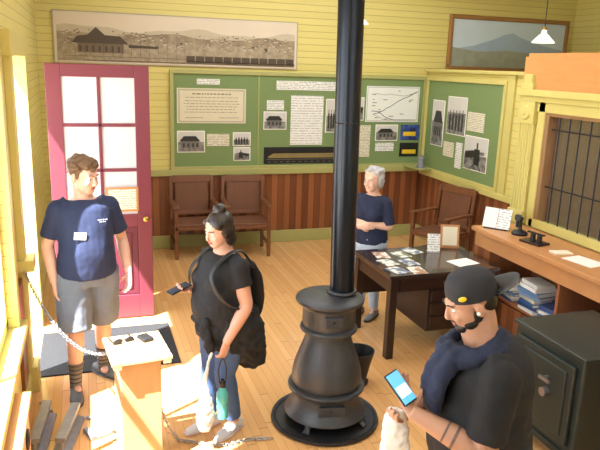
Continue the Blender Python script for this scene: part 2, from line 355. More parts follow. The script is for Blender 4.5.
def board(name,label,along,a0,a1,z0,z1,face,items):
    e=top(name,label,'display board',(0,0,0))
    def bb(bo,p0,p1,q0,q1,d0_,d1_):
        if along=='X': bo.bx(p0,p1,face-d1_,face-d0_,q0,q1)
        else: bo.bx(face-d1_,face-d0_,p0,p1,q0,q1)
        return bo
    def P3(p,q,d): return V((p,face-d,q)) if along=='X' else V((face-d,p,q))
    def pl(bo,pts,w_,d=.0405):
        for (p,q),(p2,q2) in zip(pts,pts[1:]):
            t=V((p2-p,q2-q)); 
            if t.length<1e-5: continue
            n_=V((-t.y,t.x)).normalized()*w_/2
            bo.poly([P3(p+n_.x,q+n_.y,d),P3(p2+n_.x,q2+n_.y,d),P3(p2-n_.x,q2-n_.y,d),P3(p-n_.x,q-n_.y,d)],(P3(0,0,d+.0008)-P3(0,0,d)))
    bb(B(),a0,a1,z0,z1,0,.03).mk('green_panel',M_green,e)
    k=.05; ft=M_gtrim if along=='X' else M_ytrim
    for (p0,p1,q0,q1) in ((a0-k,a1+k,z1,z1+k),(a0-k,a1+k,z0-k,z0),(a0-k,a0,z0,z1),(a1,a1+k,z0,z1)): bb(B(),p0,p1,q0,q1,0,.05).mk('frame_rail',ft,e,bev=.005)
    kind=0
    for nm,p0,p1,q0,q1,m in items:
        h=q1-q0; wd=p1-p0
        U=lambda u,v:(p0+wd*u,q0+h*v)
        if nm=='photo':
            bb(B(),p0-.012,p1+.012,q0-.012,q1+.012,.03,.036).mk('photograph_mount',M_white,e)
            hz=q0+h*random.uniform(.4,.6)
            ph_=bb(B(),p0,p1,hz,q1,.036,.039).mk('photograph',M_psky,e)
            bb(B(),p0,p1,q0,hz,.036,.039).mk('photograph_ground',M_pgr,ph_)
            d=B(); dm=B(); kind+=1
            if kind%3==0:
                pl(dm,[U(.1,.55),U(.9,.5)],h*.1,.0392)
                bb(d,*[U(.3,0)[0],U(.55,0)[0],U(0,.15)[1],U(0,.65)[1]],.039,.0405); pl(d,[U(.42,.6),U(.42,.85)],wd*.06); pl(d,[U(.55,.5),U(.95,.42)],h*.22)
                pl(d,[U(.2,.0),U(.36,.18)],wd*.03); pl(d,[U(.7,.0),U(.5,.18)],wd*.03)
            elif kind%3==1:
                bb(dm,U(.1,0)[0],U(.8,0)[0],U(0,.2)[1],U(0,.55)[1],.039,.0402)
                d.poly([P3(*U(.04,.52),.041),P3(*U(.86,.52),.041),P3(*U(.68,.78),.041),P3(*U(.22,.78),.041)],P3(0,0,.042)-P3(0,0,.041))
                for u in (.18,.36,.54,.7): bb(d,U(u,0)[0],U(u+.07,0)[0],U(0,.22)[1],U(0,.42)[1],.0405,.0412)
            else:
                for i in range(5):
                    u=.1+i*.17; v=random.uniform(.5,.62)
                    bb(d,U(u,0)[0],U(u+.1,0)[0],U(0,.1)[1],U(0,v)[1],.039,.0405+.0001*i); bb(dm,U(u+.025,0)[0],U(u+.075,0)[0],U(0,v)[1],U(0,v+.12)[1],.039,.0403)
            d.mk('photograph_dark_shapes',M_pdk,ph_); dm.mk('photograph_mid_shapes',M_pmd,ph_)
        elif nm=='train_photograph':
            c_=bb(B(),p0,p1,q0,q1,.03,.037).mk(nm,m,e); d=B(); d2=B()
            bb(d,U(.12,0)[0],U(.96,0)[0],U(0,.35)[1],U(0,.62)[1],.037,.039)
            d.poly([P3(*U(.12,.35),.037),P3(*U(.12,.62),.037),P3(*U(.06,.45),.037),P3(*U(.05,.35),.037)],P3(0,0,.039)-P3(0,0,.037))
            for i in range(16): bb(d2,U(.16+i*.05,0)[0],U(.185+i*.05,0)[0],U(0,.48)[1],U(0,.56)[1],.039,.0398)
            pl(d2,[U(.03,.26),U(.97,.26)],.006,.037)
            for i in range(12): bb(d2,U(.05+i*.08,0)[0],U(.09+i*.08,0)[0],U(0,.1)[1],U(0,.13)[1],.037,.0378)
            d.mk('printed_train',mat('train_dull_gold',C(140,122,70),.5,var=.2),c_); d2.mk('printed_train_details',M_ink,c_)
        elif nm=='certificate':
            c_=bb(B(),p0,p1,q0,q1,.03,.037).mk(nm,m,e); d=B()
            for f_ in (.04,.06): pl(d,[U(f_*.6,f_),U(1-f_*.6,f_),U(1-f_*.6,1-f_),U(f_*.6,1-f_),U(f_*.6,f_)],.004,.037)
            for i,v in enumerate((.84,.74,.64,.56,.48,.40,.32)):
                s_=.22 if i==0 else random.uniform(.08,.14)
                u=s_
                while u<1-s_-.03:
                    l=random.uniform(.02,.07); pl(d,[U(u,v),U(min(u+l,1-s_),v)],.016 if i==0 else .007,.037); u+=l+.015
            pl(d,[U(.12,.16),U(.38,.16)],.006,.037); pl(d,[U(.6,.16),U(.9,.16)],.006,.037)
            d.mk('certificate_printing',M_ink,c_)
        elif nm=='map':
            c_=bb(B(),p0,p1,q0,q1,.03,.037).mk(nm,m,e); d=B(); d2=B()
            rs=random.Random(int(p0*10))
            for r_ in range(4):
                u,v=rs.uniform(0,.2),rs.uniform(.15,.85); pts=[U(u,v)]; dr=rs.uniform(-.3,.3)
                while u<.93:
                    u+=rs.uniform(.04,.09); dr=max(-.9,min(.9,dr+rs.uniform(-.5,.5))); v=max(.06,min(.94,v+dr*.08)); pts.append(U(min(u,.96),v))
                pl(d if r_<2 else d2,pts,.009 if r_<2 else .005,.037)
            for r_ in range(16):
                u,v=rs.uniform(.05,.85),rs.uniform(.08,.92); pl(d2,[U(u,v),U(u+rs.uniform(.03,.09),v)],.01,.037)
            pl(d2,[U(.02,.03),U(.98,.03),U(.98,.97),U(.02,.97),U(.02,.03)],.005,.037)
            d.mk('map_route_lines',M_route,c_); d2.mk('map_detail_lines',M_ink,c_)
        else: bb(B(),p0,p1,q0,q1,.03,.037+(.004 if m in (M_yel,M_red) else 0)).mk(nm,m,e)
    return e
M_bl=printed('blue_poster',C(20,30,80),C(60,90,160),12,.1)
M_yel=mat('yellow_print',C(226,190,40),.5)
M_red=mat('red_print',C(180,50,40),.5)
board('display_board','long green railroad history board with maps and photographs','X',1.1,4.68,1.1,2.3,YB,[
 ('certificate',1.14,2.05,1.67,2.12,M_cert),('photo',1.15,1.49,1.3,1.56,0),('caption',1.53,1.83,1.37,1.53,M_doc),
 ('photo',1.89,2.11,1.38,1.54,0),('photo',1.9,2.11,1.18,1.34,0),('caption',2.34,2.58,1.85,1.98,M_text),
 ('photo',2.31,2.61,1.6,1.82,0),('document',2.68,3.15,1.38,2.05,textlines('long_text_sheet',C(236,236,232),C(150,150,152),'Z',.034)),('photo',3.2,3.42,1.56,2.0,0),
 ('train_photograph',2.31,3.42,1.12,1.35,M_black),
 ('title_strip',2.47,3.34,2.12,2.24,M_text),('map',3.79,4.62,1.7,2.2,M_mapp),('photo',3.55,3.75,1.73,2.03,0),
 ('photo',3.97,4.3,1.44,1.65,0),('caption',3.97,4.26,1.28,1.4,M_text),('poster',4.36,4.66,1.44,1.66,M_bl),('poster',4.36,4.66,1.2,1.4,M_black),
 ('poster_title',4.4,4.62,1.24,1.3,M_yel),('poster_title',4.4,4.6,1.5,1.56,M_yel),('caption',3.6,3.88,1.2,1.65,M_doc),
 ('board_seam',2.22,2.235,1.1,2.3,M_gtrim),('board_seam',3.48,3.495,1.1,2.3,M_gtrim),('caption',1.4,1.7,2.17,2.24,M_text)])
board('display_board','green display board with station photographs on the side partition','Y',6.68,8.48,1.07,2.3,PX,[
 ('photo',8.0,8.3,1.42,2.03,0),('photo',7.45,7.9,1.62,2.1,0),('caption',7.02,7.4,1.7,1.94,M_doc),
 ('caption',7.68,7.94,1.3,1.5,M_doc),('caption',7.47,7.62,1.18,1.52,M_text),('photo',6.9,7.4,1.22,1.63,0)])
pa=top('framed_painting','large framed hazy landscape painting of a mountain over a valley','painting',(6.05,YB,2.45))
w=1.03; M_fr=mat('frame_gold_wood',C(158,114,64),.4,.1)
for (x0,x1,z0,z1) in ((-w,w,0,.06),(-w,w,.72,.78),(-w,-w+.06,.06,.72),(w-.06,w,.06,.72)): B().bx(x0,x1,-.06,0,z0,z1).mk('frame_rail',M_fr,pa,bev=.015)
B().bx(-w+.05,w-.05,-.03,0,.05,.73).mk('canvas_sky',mat('painted_sky',C(204,220,228),.6,var=.08,scale=3),pa)
B().poly([(-.97,-.032,.3),(-.6,-.032,.36),(-.3,-.032,.45),(-.1,-.032,.53),(.05,-.032,.56),(.2,-.032,.5),(.5,-.032,.42),(.97,-.032,.34),(.97,-.032,.2),(-.97,-.032,.2)],(0,-.001,0)).mk('painted_mountain',mat('painted_mountain',C(166,186,202),.6,var=.12,scale=8),pa)
B().poly([(-.97,-.034,.06),(-.97,-.034,.33),(-.5,-.034,.28),(0,-.034,.31),(.5,-.034,.27),(.97,-.034,.32),(.97,-.034,.06)],(0,-.001,0)).mk('painted_valley',mat('painted_valley',C(158,162,142),.6,var=.25,scale=9),pa)
def lamp(loc):
    e=top('pendant_lamp','white cone shade pendant lamp hanging on a thin rod','lamp',loc,group='pendant lamps')
    B().cyl((0,0,.08),(0,0,H-loc[2]-.02),.006,seg=8).mk('rod',M_black,e)
    B().cyl((0,0,H-loc[2]-.03),(0,0,H-loc[2]),.05).mk('ceiling_rose',M_brass,e)
    B().lathe([(.025,.14),(.03,.1),(.055,.08),(.13,.0),(.125,-.002),(.05,.07),(.02,.09)]).mk('lamp_shade',M_glow,e,smooth=True)
    B().ell((0,0,.03),(.03,.03,.04)).mk('light_bulb',M_glow,e,smooth=True)
    B().cyl((0,0,.1),(0,0,.17),.025).mk('lamp_holder',M_brass,e)
lamp((5.04,6.5,2.79)); lamp((3.15,7.5,2.95))
# ---------------------------------------------------------------- armchairs
def chair(loc,rot,label):
    e=top('armchair',label,'chair',loc,rot,group='depot waiting room armchairs')
    for x in (-.27,.27):
        B().bx(x-.022,x+.022,-.27,-.225,0,.66).mk('leg',M_chair,e,bev=.004)
        B().poly([(x-.022,.2,0),(x-.022,.245,0),(x-.022,.245,.45),(x-.022,.3,.98),(x-.022,.255,.98),(x-.022,.2,.45)],(.044,0,0)).mk('leg',M_chair,e,bev=.004)
        B().bx(x-.035,x+.035,-.29,.235,.66,.685).mk('armrest',M_chair,e,bev=.008)
        B().bx(x-.012,x+.012,-.23,.2,.15,.18).mk('stretcher',M_chair,e)
    B().bx(-.29,.29,-.27,.24,.38,.425).mk('seat_frame',M_chair,e,bev=.005)
    B().bx(-.27,.27,-.26,.2,.425,.45).mk('seat',M_leather,e,bev=.01)
    rx=Matrix.Rotation(-.1,3,'X')
    B().box((0,.272,.95),(.5,.03,.09),rx).mk('back_rail',M_chair,e,bev=.004); B().box((0,.23,.5),(.5,.03,.05),rx).mk('back_rail',M_chair,e,bev=.004)
    B().box((0,.25,.71),(.44,.02,.39),rx).mk('backrest',M_leather,e,bev=.006)
    return e
c1=chair((1.31,8.24,0),0,'brown wooden armchair with broad back panel against the wainscot')
dup(c1,(1.97,8.18,0),math.radians(-4),'brown wooden armchair with broad back panel beneath display board')
dup(c1,(4.3,7.12,0),math.radians(-68),'brown wooden armchair beside the side partition')
# ---------------------------------------------------------------- stove
sv=top('heating_stove','tall cast iron pot-bellied stove with long black pipe on round tray','stove',(1.545,3.92,0))
B().lathe([(0,.0),(.37,0),(.385,.012),(.38,.03),(.36,.028),(.35,.018),(0,.018)],seg=56).mk('floor_tray',M_black,sv,smooth=True)
B().lathe([(0,.07),(.27,.07),(.29,.08),(.285,.1),(.26,.12),(.24,.17),(.23,.2),(.23,.23),(.24,.25),(.268,.262),(.272,.272),(.268,.284),(.24,.29),(0,.29)]).mk('ash_base',M_iron,sv,smooth=True)
B().lathe([(0,.285),(.232,.285),(.243,.30),(.246,.335),(.242,.38),(.232,.43),(.216,.48),(.197,.53),(.178,.58),(.165,.62),(.158,.655),(.158,.69),(0,.69)],seg=48).mk('fire_pot',M_iron,sv,smooth=True)
B().lathe([(0,.68),(.17,.68),(.196,.69),(.2,.7),(.196,.712),(.178,.722),(.182,.74),(.184,.78),(.184,.85),(.19,.868),(.21,.882),(.232,.895),(.236,.905),(.232,.918),(.21,.93),(.13,.94),(0,.945)],seg=48).mk('upper_drum',M_iron,sv,smooth=True)
def pp(z): return (.085-.045*(z-.95)/2.6,0,z)
B().cyl(pp(.93),pp(H),.083,seg=40).mk('stove_pipe',M_pipe,sv,smooth=True)
B().torus(pp(.955),.093,.014,seg=36).mk('pipe_collar',M_iron,sv,smooth=True)
for z in (2.1,3.0): B().torus(pp(z),.084,.004,seg=30).mk('pipe_seam',M_pipe,sv,smooth=True)
for i in range(4):
    a=math.pi/4+i*math.pi/2; dx,dy=math.cos(a),math.sin(a)
    B().tube([((dx*.2,dy*.2,.1),.03,.02),((dx*.26,dy*.26,.075),.028,.02),((dx*.28,dy*.28,.045),.02,.016),((dx*.31,dy*.31,.03),.03,.012)],ref=(-dy,dx,0),seg=10).mk('foot',M_iron,sv,smooth=True)
fa=math.radians(-100); rz=Matrix.Rotation(fa+math.pi/2,3,'Z')
def sp(r,z): return V((r*math.cos(fa),r*math.sin(fa),z))
B().box(sp(.235,.18),(.18,.03,.07),rz).mk('ash_door',M_iron,sv,bev=.006)
B().box(sp(.178,.80),(.13,.03,.08),rz).mk('feed_door',M_iron,sv,bev=.01)
B().cyl(sp(.243,.18),sp(.273,.18),.012).mk('door_handle',M_iron,sv)
B().cyl(sp(.188,.80),sp(.217,.80),.01).mk('door_handle',M_iron,sv)
sc=top('coal_scuttle','black metal coal scuttle tucked behind the stove','bucket',(1.98,4.36,0),2.2)
B().lathe([(.0,.0),(.09,0),(.095,.02),(.075,.04),(.1,.16),(.13,.28),(.125,.28),(.09,.15),(.07,.05),(0,.05)]).poly([(.08,-.07,.2),(.08,.07,.2),(.19,.045,.33),(.19,-.045,.33)],(.004,0,.004)).mk('bucket',M_black,sc,smooth=True)
B().tube([((0,-.125,.27),.005,.005),((0,-.14,.22),.005,.005),((.03,-.1,.2),.005,.005)],ref=(1,0,0),seg=8).mk('handle',M_black,sc,smooth=True)
# ---------------------------------------------------------------- desk
dk=top('office_desk','nearly black wooden office desk with drawers holding brochures','desk',(2.91,5.06,0))
B().bx(-.54,.54,-.4,.4,.73,.765).mk('desk_top',mat('desk_top_wood',C(60,44,40),.22,var=.25,scale=4,stretch=(1,6,1),coat=.4),dk,bev=.006)
for x in (-.49,.49):
    for y in (-.35,.35): B().bx(x-.035,x+.035,y-.035,y+.035,0,.73).mk('leg',M_dark,dk,bev=.006)
for q in ((-.46,.46,-.36,-.34,.6,.73),(-.46,.46,.34,.36,.35,.73),(-.51,-.49,-.32,.32,.6,.73),(.49,.51,-.32,.32,.6,.73)): B().bx(*q).mk('apron',M_dark,dk)
B().bx(-.13,.45,-.33,.33,.2,.6).mk('drawer_pedestal',M_dark,dk,bev=.004)
for z in (.24,.36,.48):
    d=B().bx(-.1,.42,-.345,-.33,z,z+.1).mk('drawer',M_dark,dk,bev=.004); B().cyl((.16,-.345,z+.05),(.16,-.365,z+.05),.012).mk('knob',M_brass,d)
d=B().bx(-.42,.42,-.372,-.36,.62,.71).mk('drawer',M_dark,dk,bev=.004); B().cyl((0,-.37,.665),(0,-.39,.665),.012).mk('knob',M_brass,d)
def sheet(name,label,cat,x,y,z,w,d,m,rot=0,t=.004,group=None,th=None):
    o=B().bx(-w/2,w/2,-d/2,d/2,0,th or t).mk(name,m); o.location=(x,y,z); o.rotation_euler=(0,0,rot); return tag(o,label,cat,group)
M_col=[printed('brochure_colours_%d'%i,a,b_,14,.06) for i,(a,b_) in enumerate([(C(90,110,140),C(235,232,226)),(C(170,130,100),C(238,234,226)),(C(120,130,110),C(242,240,234))])]
k=0
for (x,y,r) in ((2.5,4.79,.3),(2.67,4.76,-.1),(2.52,5.02,.2),(2.71,4.99,.1),(2.56,5.25,-.15),(2.75,5.23,.1),(2.91,5.32,.3)):
    sheet('brochure','printed visitor brochure lying on the dark desk','brochure',x,y,.765,.13,.19,M_col[k%3],r,group='brochures on the desk'); k+=1
sheet('paper_sheet','white sheet of paper on the desk','paper',3.2,4.88,.765,.24,.18,M_white,.2)
cs=top('card_holder','small upright white card in clear stand on desk','sign',(3.1,5.25,.765),-.3)
B().bx(-.06,.06,-.03,.03,0,.008).mk('base',M_steel,cs); B().box((0,0,.09),(.12,.004,.17),Matrix.Rotation(-.2,3,'X')).mk('card',M_text,cs)
cs=top('picture_stand','framed tan portrait card standing on the desk','picture',(3.33,5.35,.765),-.35)
B().bx(-.09,.09,-.02,.02,0,.012).box((0,0,.12),(.18,.014,.22),Matrix.Rotation(-.2,3,'X')).mk('frame',M_owood,cs); B().box((0,-.009,.12),(.14,.004,.18),Matrix.Rotation(-.2,3,'X')).mk('picture_card',M_cream,cs)
# ---------------------------------------------------------------- counter bookcase
ct=top('counter_bookcase','orange wood service counter with thick front and open lower shelf','counter',(3.53,2.0,0))
B().bx(-.04,.5,0,3.24,.97,1.01).mk('countertop',M_owood,ct,bev=.006)
B().bx(-.01,.02,0,3.2,.83,.97).mk('front_fascia',M_owood,ct,bev=.004)
B().bx(0,.48,0,3.2,.0,.08).mk('plinth',M_shelf,ct); B().bx(.48,.5,0,3.2,.08,.97).mk('cabinet_back',M_shelf,ct)
for y in (0,1.05,2.0,2.94,3.17): B().bx(0,.48,y,y+.03,.08,.97).mk('upright',M_shelf,ct,bev=.003)
for y0,y1 in ((.03,1.05),(1.08,2.0),(2.03,2.94)): 
    B().bx(.02,.48,y0,y1,.42,.442).mk('shelf',M_shelf,ct)
B().bx(-.012,.0,2.94,3.2,.0,.83).mk('plank_panel',M_wain_y,ct); B().bx(-.012,.0,.0,2.94,.0,.42).mk('plank_panel',M_wain_y,ct)
B().bx(-.01,.49,3.2,3.212,.0,.96).mk('plank_end_panel',M_wain_x,ct)
cols=[C(60,96,150),C(226,226,224),C(96,130,176),C(206,200,180),C(50,70,120),C(238,238,234),C(120,150,190)]
bm_=[mat('book_cover_%d'%i,c,.5) for i,c in enumerate(cols)]
for j,(bx_,by,bz,n) in enumerate(((3.68,4.74,.442,6),(3.66,4.42,.442,8),(3.68,4.16,.442,4),(3.68,3.8,.442,6))):
    z=bz
    for i in range(n):
        w=.17+.05*random.random(); d=.2+.05*random.random(); t=.02+.022*random.random()
        e=top('book','blue or white binder stacked loosely on the counter shelf','book',(bx_+random.uniform(-.015,.015),by+random.uniform(-.012,.012),z),random.uniform(-.18,.18),group='binders under the counter')
        B().bx(-w/2,w/2,-d/2,d/2,0,.003).bx(-w/2,w/2,-d/2,d/2,t-.003,t).bx(w/2-.003,w/2,-d/2,d/2,0,t).bx(-w/2,-w/2+.003,-d/2,d/2,0,t).mk('cover',bm_[(i*3+j)%7],e)
        B().bx(-w/2+.004,w/2-.003,-d/2+.004,d/2-.004,.003,t-.003).mk('pages',M_white,e); z+=t+.0005
tp=top('candlestick_telephone','antique black candlestick telephone on the wooden counter','telephone',(3.74,4.84,1.01),0)
B().lathe([(0,0),(.07,0),(.073,.02),(.055,.035),(.025,.045),(.017,.06),(.015,.13),(.024,.15),(.015,.165),(0,.165)]).mk('stand',M_black,tp,smooth=True)
B().cyl((0,0,.155),(-.055,-.02,.165),.014,.032).mk('mouthpiece',M_black,tp,smooth=True)
B().cyl((0,.02,.12),(0,.05,.125),.005).cyl((0,.045,.06),(0,.045,.155),.015).cyl((0,.045,.15),(0,.045,.172),.024,.03).mk('receiver',M_black,tp,smooth=True)
tg=top('telegraph_sounder','small black telegraph instrument on a wood base','telegraph',(3.68,4.55,1.01),.2)
B().bx(-.07,.07,-.11,.11,0,.02).mk('wood_base',M_dark,tg,bev=.004); B().cyl((0,-.05,.02),(0,-.05,.08),.022).cyl((0,.02,.02),(0,.02,.08),.022).box((0,-.01,.09),(.02,.18,.012)).mk('coils',M_black,tg)
bs=top('book_stand','open white booklet leaning on a stand on the counter','booklet',(3.66,5.08,1.01),-.9)
rr=Matrix.Rotation(-.35,3,'X'); B().box((-.065,0,.1),(.125,.006,.19),rr@Matrix.Rotation(.15,3,'Z')).mk('page',M_white,bs); B().box((.065,0,.1),(.125,.006,.19),rr@Matrix.Rotation(-.15,3,'Z')).mk('page',M_text,bs)
B().bx(-.11,.11,-.05,.02,0,.01).mk('stand',M_dark,bs)
sheet('paper_sheet','white printed leaflet lying on the wooden counter','paper',3.72,3.98,1.01,.2,.28,M_white,.15)
sheet('paper_sheet','cream folded leaflet lying on the wooden counter','paper',3.7,4.23,1.01,.16,.1,M_cream,-.2,th=.012)
ln=top('railroad_lantern','small grey metal railroad lantern on a wall ledge','lantern',(4.55,8.24,1.08),0)
B().bx(-.12,.12,-.1,.3,-.018,0).mk('ledge',M_gtrim,ln); B().lathe([(0,0),(.06,0),(.06,.03),(.045,.05),(.045,.12),(.055,.13),(.03,.17),(0,.18)]).mk('lantern_body',M_rail,ln,smooth=True)
# ---------------------------------------------------------------- safe
sf=top('iron_safe','old green-black iron safe standing on small wheels beside counter','safe',(3.12,3.2,0))
B().bx(-.32,.33,-.33,.34,.07,.77).mk('body',M_safe,sf,bev=.015)
B().bx(-.335,.345,-.345,.355,.76,.79).mk('rim_moulding',M_safe,sf,bev=.008); B().bx(-.335,.345,-.345,.355,.07,.12).mk('rim_moulding',M_safe,sf,bev=.008)
B().bx(-.35,-.32,-.28,.28,.17,.71).bx(-.362,-.34,-.23,.23,.22,.66).mk('door',M_safe,sf,bev=.008)
B().cyl((-.36,-.08,.46),(-.40,-.08,.46),.03).mk('dial',M_steel,sf,smooth=True)
B().cyl((-.36,-.08,.56),(-.41,-.08,.56),.01).box((-.41,-.1,.56),(.014,.1,.02)).mk('door_handle',M_steel,sf)
for z in (.28,.6): B().cyl((-.35,.3,z-.05),(-.35,.3,z+.05),.016).mk('hinge',M_safe,sf)
for x in (-.26,.26):
    for y in (-.27,.27): B().cyl((x-.02,y,.035),(x+.02,y,.035),.035).cyl((x,y,.035),(x,y,.08),.012).mk('caster',M_iron,sf)
# ---------------------------------------------------------------- display stand
gs=top('display_stand','sunlit pine pedestal stand with tan slatted top near the entrance','stand',(.24,3.76,0),math.radians(6))
B().bx(-.12,.12,-.13,.13,0,.73).mk('pedestal_column',M_pale,gs,bev=.006)
B().bx(-.14,.14,-.15,.15,0,.06).mk('plinth',M_pale,gs,bev=.004)
M_slat=textlines('tan_top_slat',C(196,164,120),C(120,92,66),'Y',.034,.5)
for i in range(6): B().bx(-.175,.175,-.2+i*.068,-.2+i*.068+.058,.742,.764).mk('slat',M_slat,gs,bev=.004)
B().bx(-.165,-.12,-.2,.2,.722,.742).mk('batten',M_pale,gs); B().bx(.12,.165,-.2,.2,.722,.742).mk('batten',M_pale,gs); B().bx(-.12,.12,-.13,.13,.73,.742).mk('column_cap',M_pale,gs)
sg=top('sunglasses','folded black sunglasses lying on the slatted stand','sunglasses',(.17,3.83,.764),.3)
B().ell((-.035,0,.017),(.03,.006,.018)).ell((.035,0,.017),(.03,.006,.018)).bx(-.01,.01,-.003,.003,.019,.024).bx(-.065,-.06,0,.1,.0,.016).bx(.06,.065,0,.1,.0,.016).mk('frame',M_black,sg,smooth=True)
o=B().box((0,0,.012),(.07,.1,.024)).mk('black_pouch',M_black,bev=.008); o.location=(.3,3.85,.7642); o.rotation_euler=(0,0,.4); tag(o,'small black pouch lying on the slatted stand','pouch')
o=B().bx(-.44,.68,5.05,5.92,.0,.012).mk('door_mat',M_mat,bev=.003); tag(o,'grey rubber entrance mat in front of the open door','mat')
# ---------------------------------------------------------------- chains
def chain(label,pts):
    P=[V(p) for p in pts]; L=[0]
    for a,b_ in zip(P,P[1:]): L.append(L[-1]+(b_-a).length)
    n=int(L[-1]/.021); bo=B()
    for i in range(n+1):
        s=min(L[-1]*.9999,i*.021); j=max(q for q in range(len(L)-1) if L[q]<=s); t=(s-L[j])/(L[j+1]-L[j])
        p=P[j].lerp(P[j+1],t); d=(P[j+1]-P[j]).normalized()
        rot=d.to_track_quat('X','Z').to_matrix()@Matrix.Rotation((i%2)*math.pi/2,3,'X')
        bo.torus(p,.0115,.003,rot,seg=10,sq=1.45)
    return tag(bo.mk('chain',M_steel,smooth=True),label,'chain')
def sag(a,b_,h,n=14):
    a,b_=V(a),V(b_); return [a.lerp(b_,i/n)-V((0,0,h*4*(i/n)*(1-i/n))) for i in range(n+1)]
chain('steel link barrier chain from door post to wooden stand',sag((XL+.05,4.78,.95),(.12,3.91,.68),.22))
chain('steel link barrier chain hanging from stand to the floor',sag((.38,3.82,.3),(.5,3.88,.015),.03)+[V((.58,3.84,.013)),V((.68,3.78,.013)),V((.8,3.74,.013)),V((.95,3.77,.013)),V((1.1,3.74,.013))])
# ---------------------------------------------------------------- rail relics
def railpiece(loc,rot,L,label):
    e=B(); prof=[(-.06,0),(.06,0),(.06,.01),(.012,.024),(.009,.085),(.032,.094),(.032,.122),(-.032,.122),(-.032,.094),(-.009,.085),(-.012,.024),(-.06,.01)]
    o=e.poly([(x,-L/2,z) for x,z in prof],(0,L,0)).mk('rail_section',M_rail,bev=.003); o.location=loc; o.rotation_euler=(0,0,rot)
    return tag(o,label,'rail','rail relics by the window')
railpiece((-.36,4.2,0),-.1,.5,'short section of grey steel railroad rail on floor')
railpiece((-.19,4.14,0),-.2,.45,'short section of grey steel railroad rail beside another')
o=B().bx(-.08,.08,-.07,.07,0,.02).bx(-.08,-.05,-.07,.07,.02,.035).bx(.05,.08,-.07,.07,.02,.035).mk('tie_plate',M_rail,bev=.003); o.location=(0,4.12,0); o.rotation_euler=(0,0,.4); tag(o,'grey iron tie plate lying on the floor','plate')
for i,(x,y,r) in enumerate(((-.35,4.55,.5),(-.0,4.3,1.2))):
    o=B().bx(-.008,.008,-.08,.07,0,.016).ell((0,.075,.012),(.016,.012,.012)).mk('railroad_spike',M_rail); o.location=(x,y,0); o.rotation_euler=(0,0,r); tag(o,'iron railroad spike lying on the floor','spike','railroad spikes')
wc=top('wooden_cabinet','narrow orange wood cabinet with black scroll bracket under window','cabinet',(XL+.1,3.2,0))
B().bx(-.06,.03,-.38,.38,0,.6).mk('body',M_orange,wc,bev=.004); B().bx(-.06,.05,-.4,.4,.6,.63).mk('top_board',M_owood,wc,bev=.004)
B().torus((.035,.2,.45),.05,.008,Matrix.Rotation(math.pi/2,3,'Y')).mk('scroll_bracket',M_black,wc,smooth=True)
# ---------------------------------------------------------------- people
def skin(name,c): return mat(name,c,.5,var=.06,scale=14)
def hand(b,w,d,pn,curl,side,s=1.0,thumb=.5):
    w=V(w); d=V(d).normalized(); pn=V(pn); pn=(pn-d*pn.dot(d)).normalized(); lat=d.cross(pn)*side
    b.tube([(w-d*.02*s,.026*s,.02*s),(w+d*.02*s,.034*s,.017*s),(w+d*.06*s,.041*s,.0165*s),(w+d*.092*s,.040*s,.013*s)],ref=lat,seg=14,round_=True)
    for off,L in ((.031,.072),(.0103,.08),(-.0103,.075),(-.031,.058)):
        p=w+d*.088*s+lat*off*s; dd=d+lat*off*1.2; dd.normalize(); secs=[(p-dd*.012*s,.0092*s,.0092*s)]
        secs.append((p,.0092*s,.009*s)); ax=dd.cross(pn).normalized()
        for i,(f,r) in enumerate(((.45,.0088),(.3,.008),(.25,.0068))):
            dd=Matrix.Rotation(curl*(1.0 if i else .75),3,ax)@dd; p=p+dd*L*f*s*1.0; secs.append((p,r*s,r*s))
        b.tube(secs,ref=lat,seg=10,smooth=False,round_=True)
    p=w+d*.028*s+lat*.028*s; dd=(d*.6+lat*.75+pn*thumb).normalized(); secs=[(p-dd*.01,.014*s,.014*s),(p+dd*.02*s,.0135*s,.0125*s)]
    p=p+dd*.036*s; secs.append((p,.0115*s,.0105*s)); dd=(d*.9+lat*.2+pn*thumb*1.2).normalized(); p=p+dd*.034*s; secs.append((p,.009*s,.008*s))
    b.tube(secs,ref=pn,seg=10,smooth=False,round_=True)
T0=[(.84,.150,.115,.01),(.93,.165,.122,.012),(1.02,.155,.112,.005),(1.10,.143,.106,0),(1.20,.147,.110,-.005),(1.30,.158,.115,-.006),(1.37,.158,.104,.0),(1.42,.132,.085,.01),(1.455,.092,.07,.014),(1.49,.060,.06,.01),(1.57,.054,.057,-.006)]
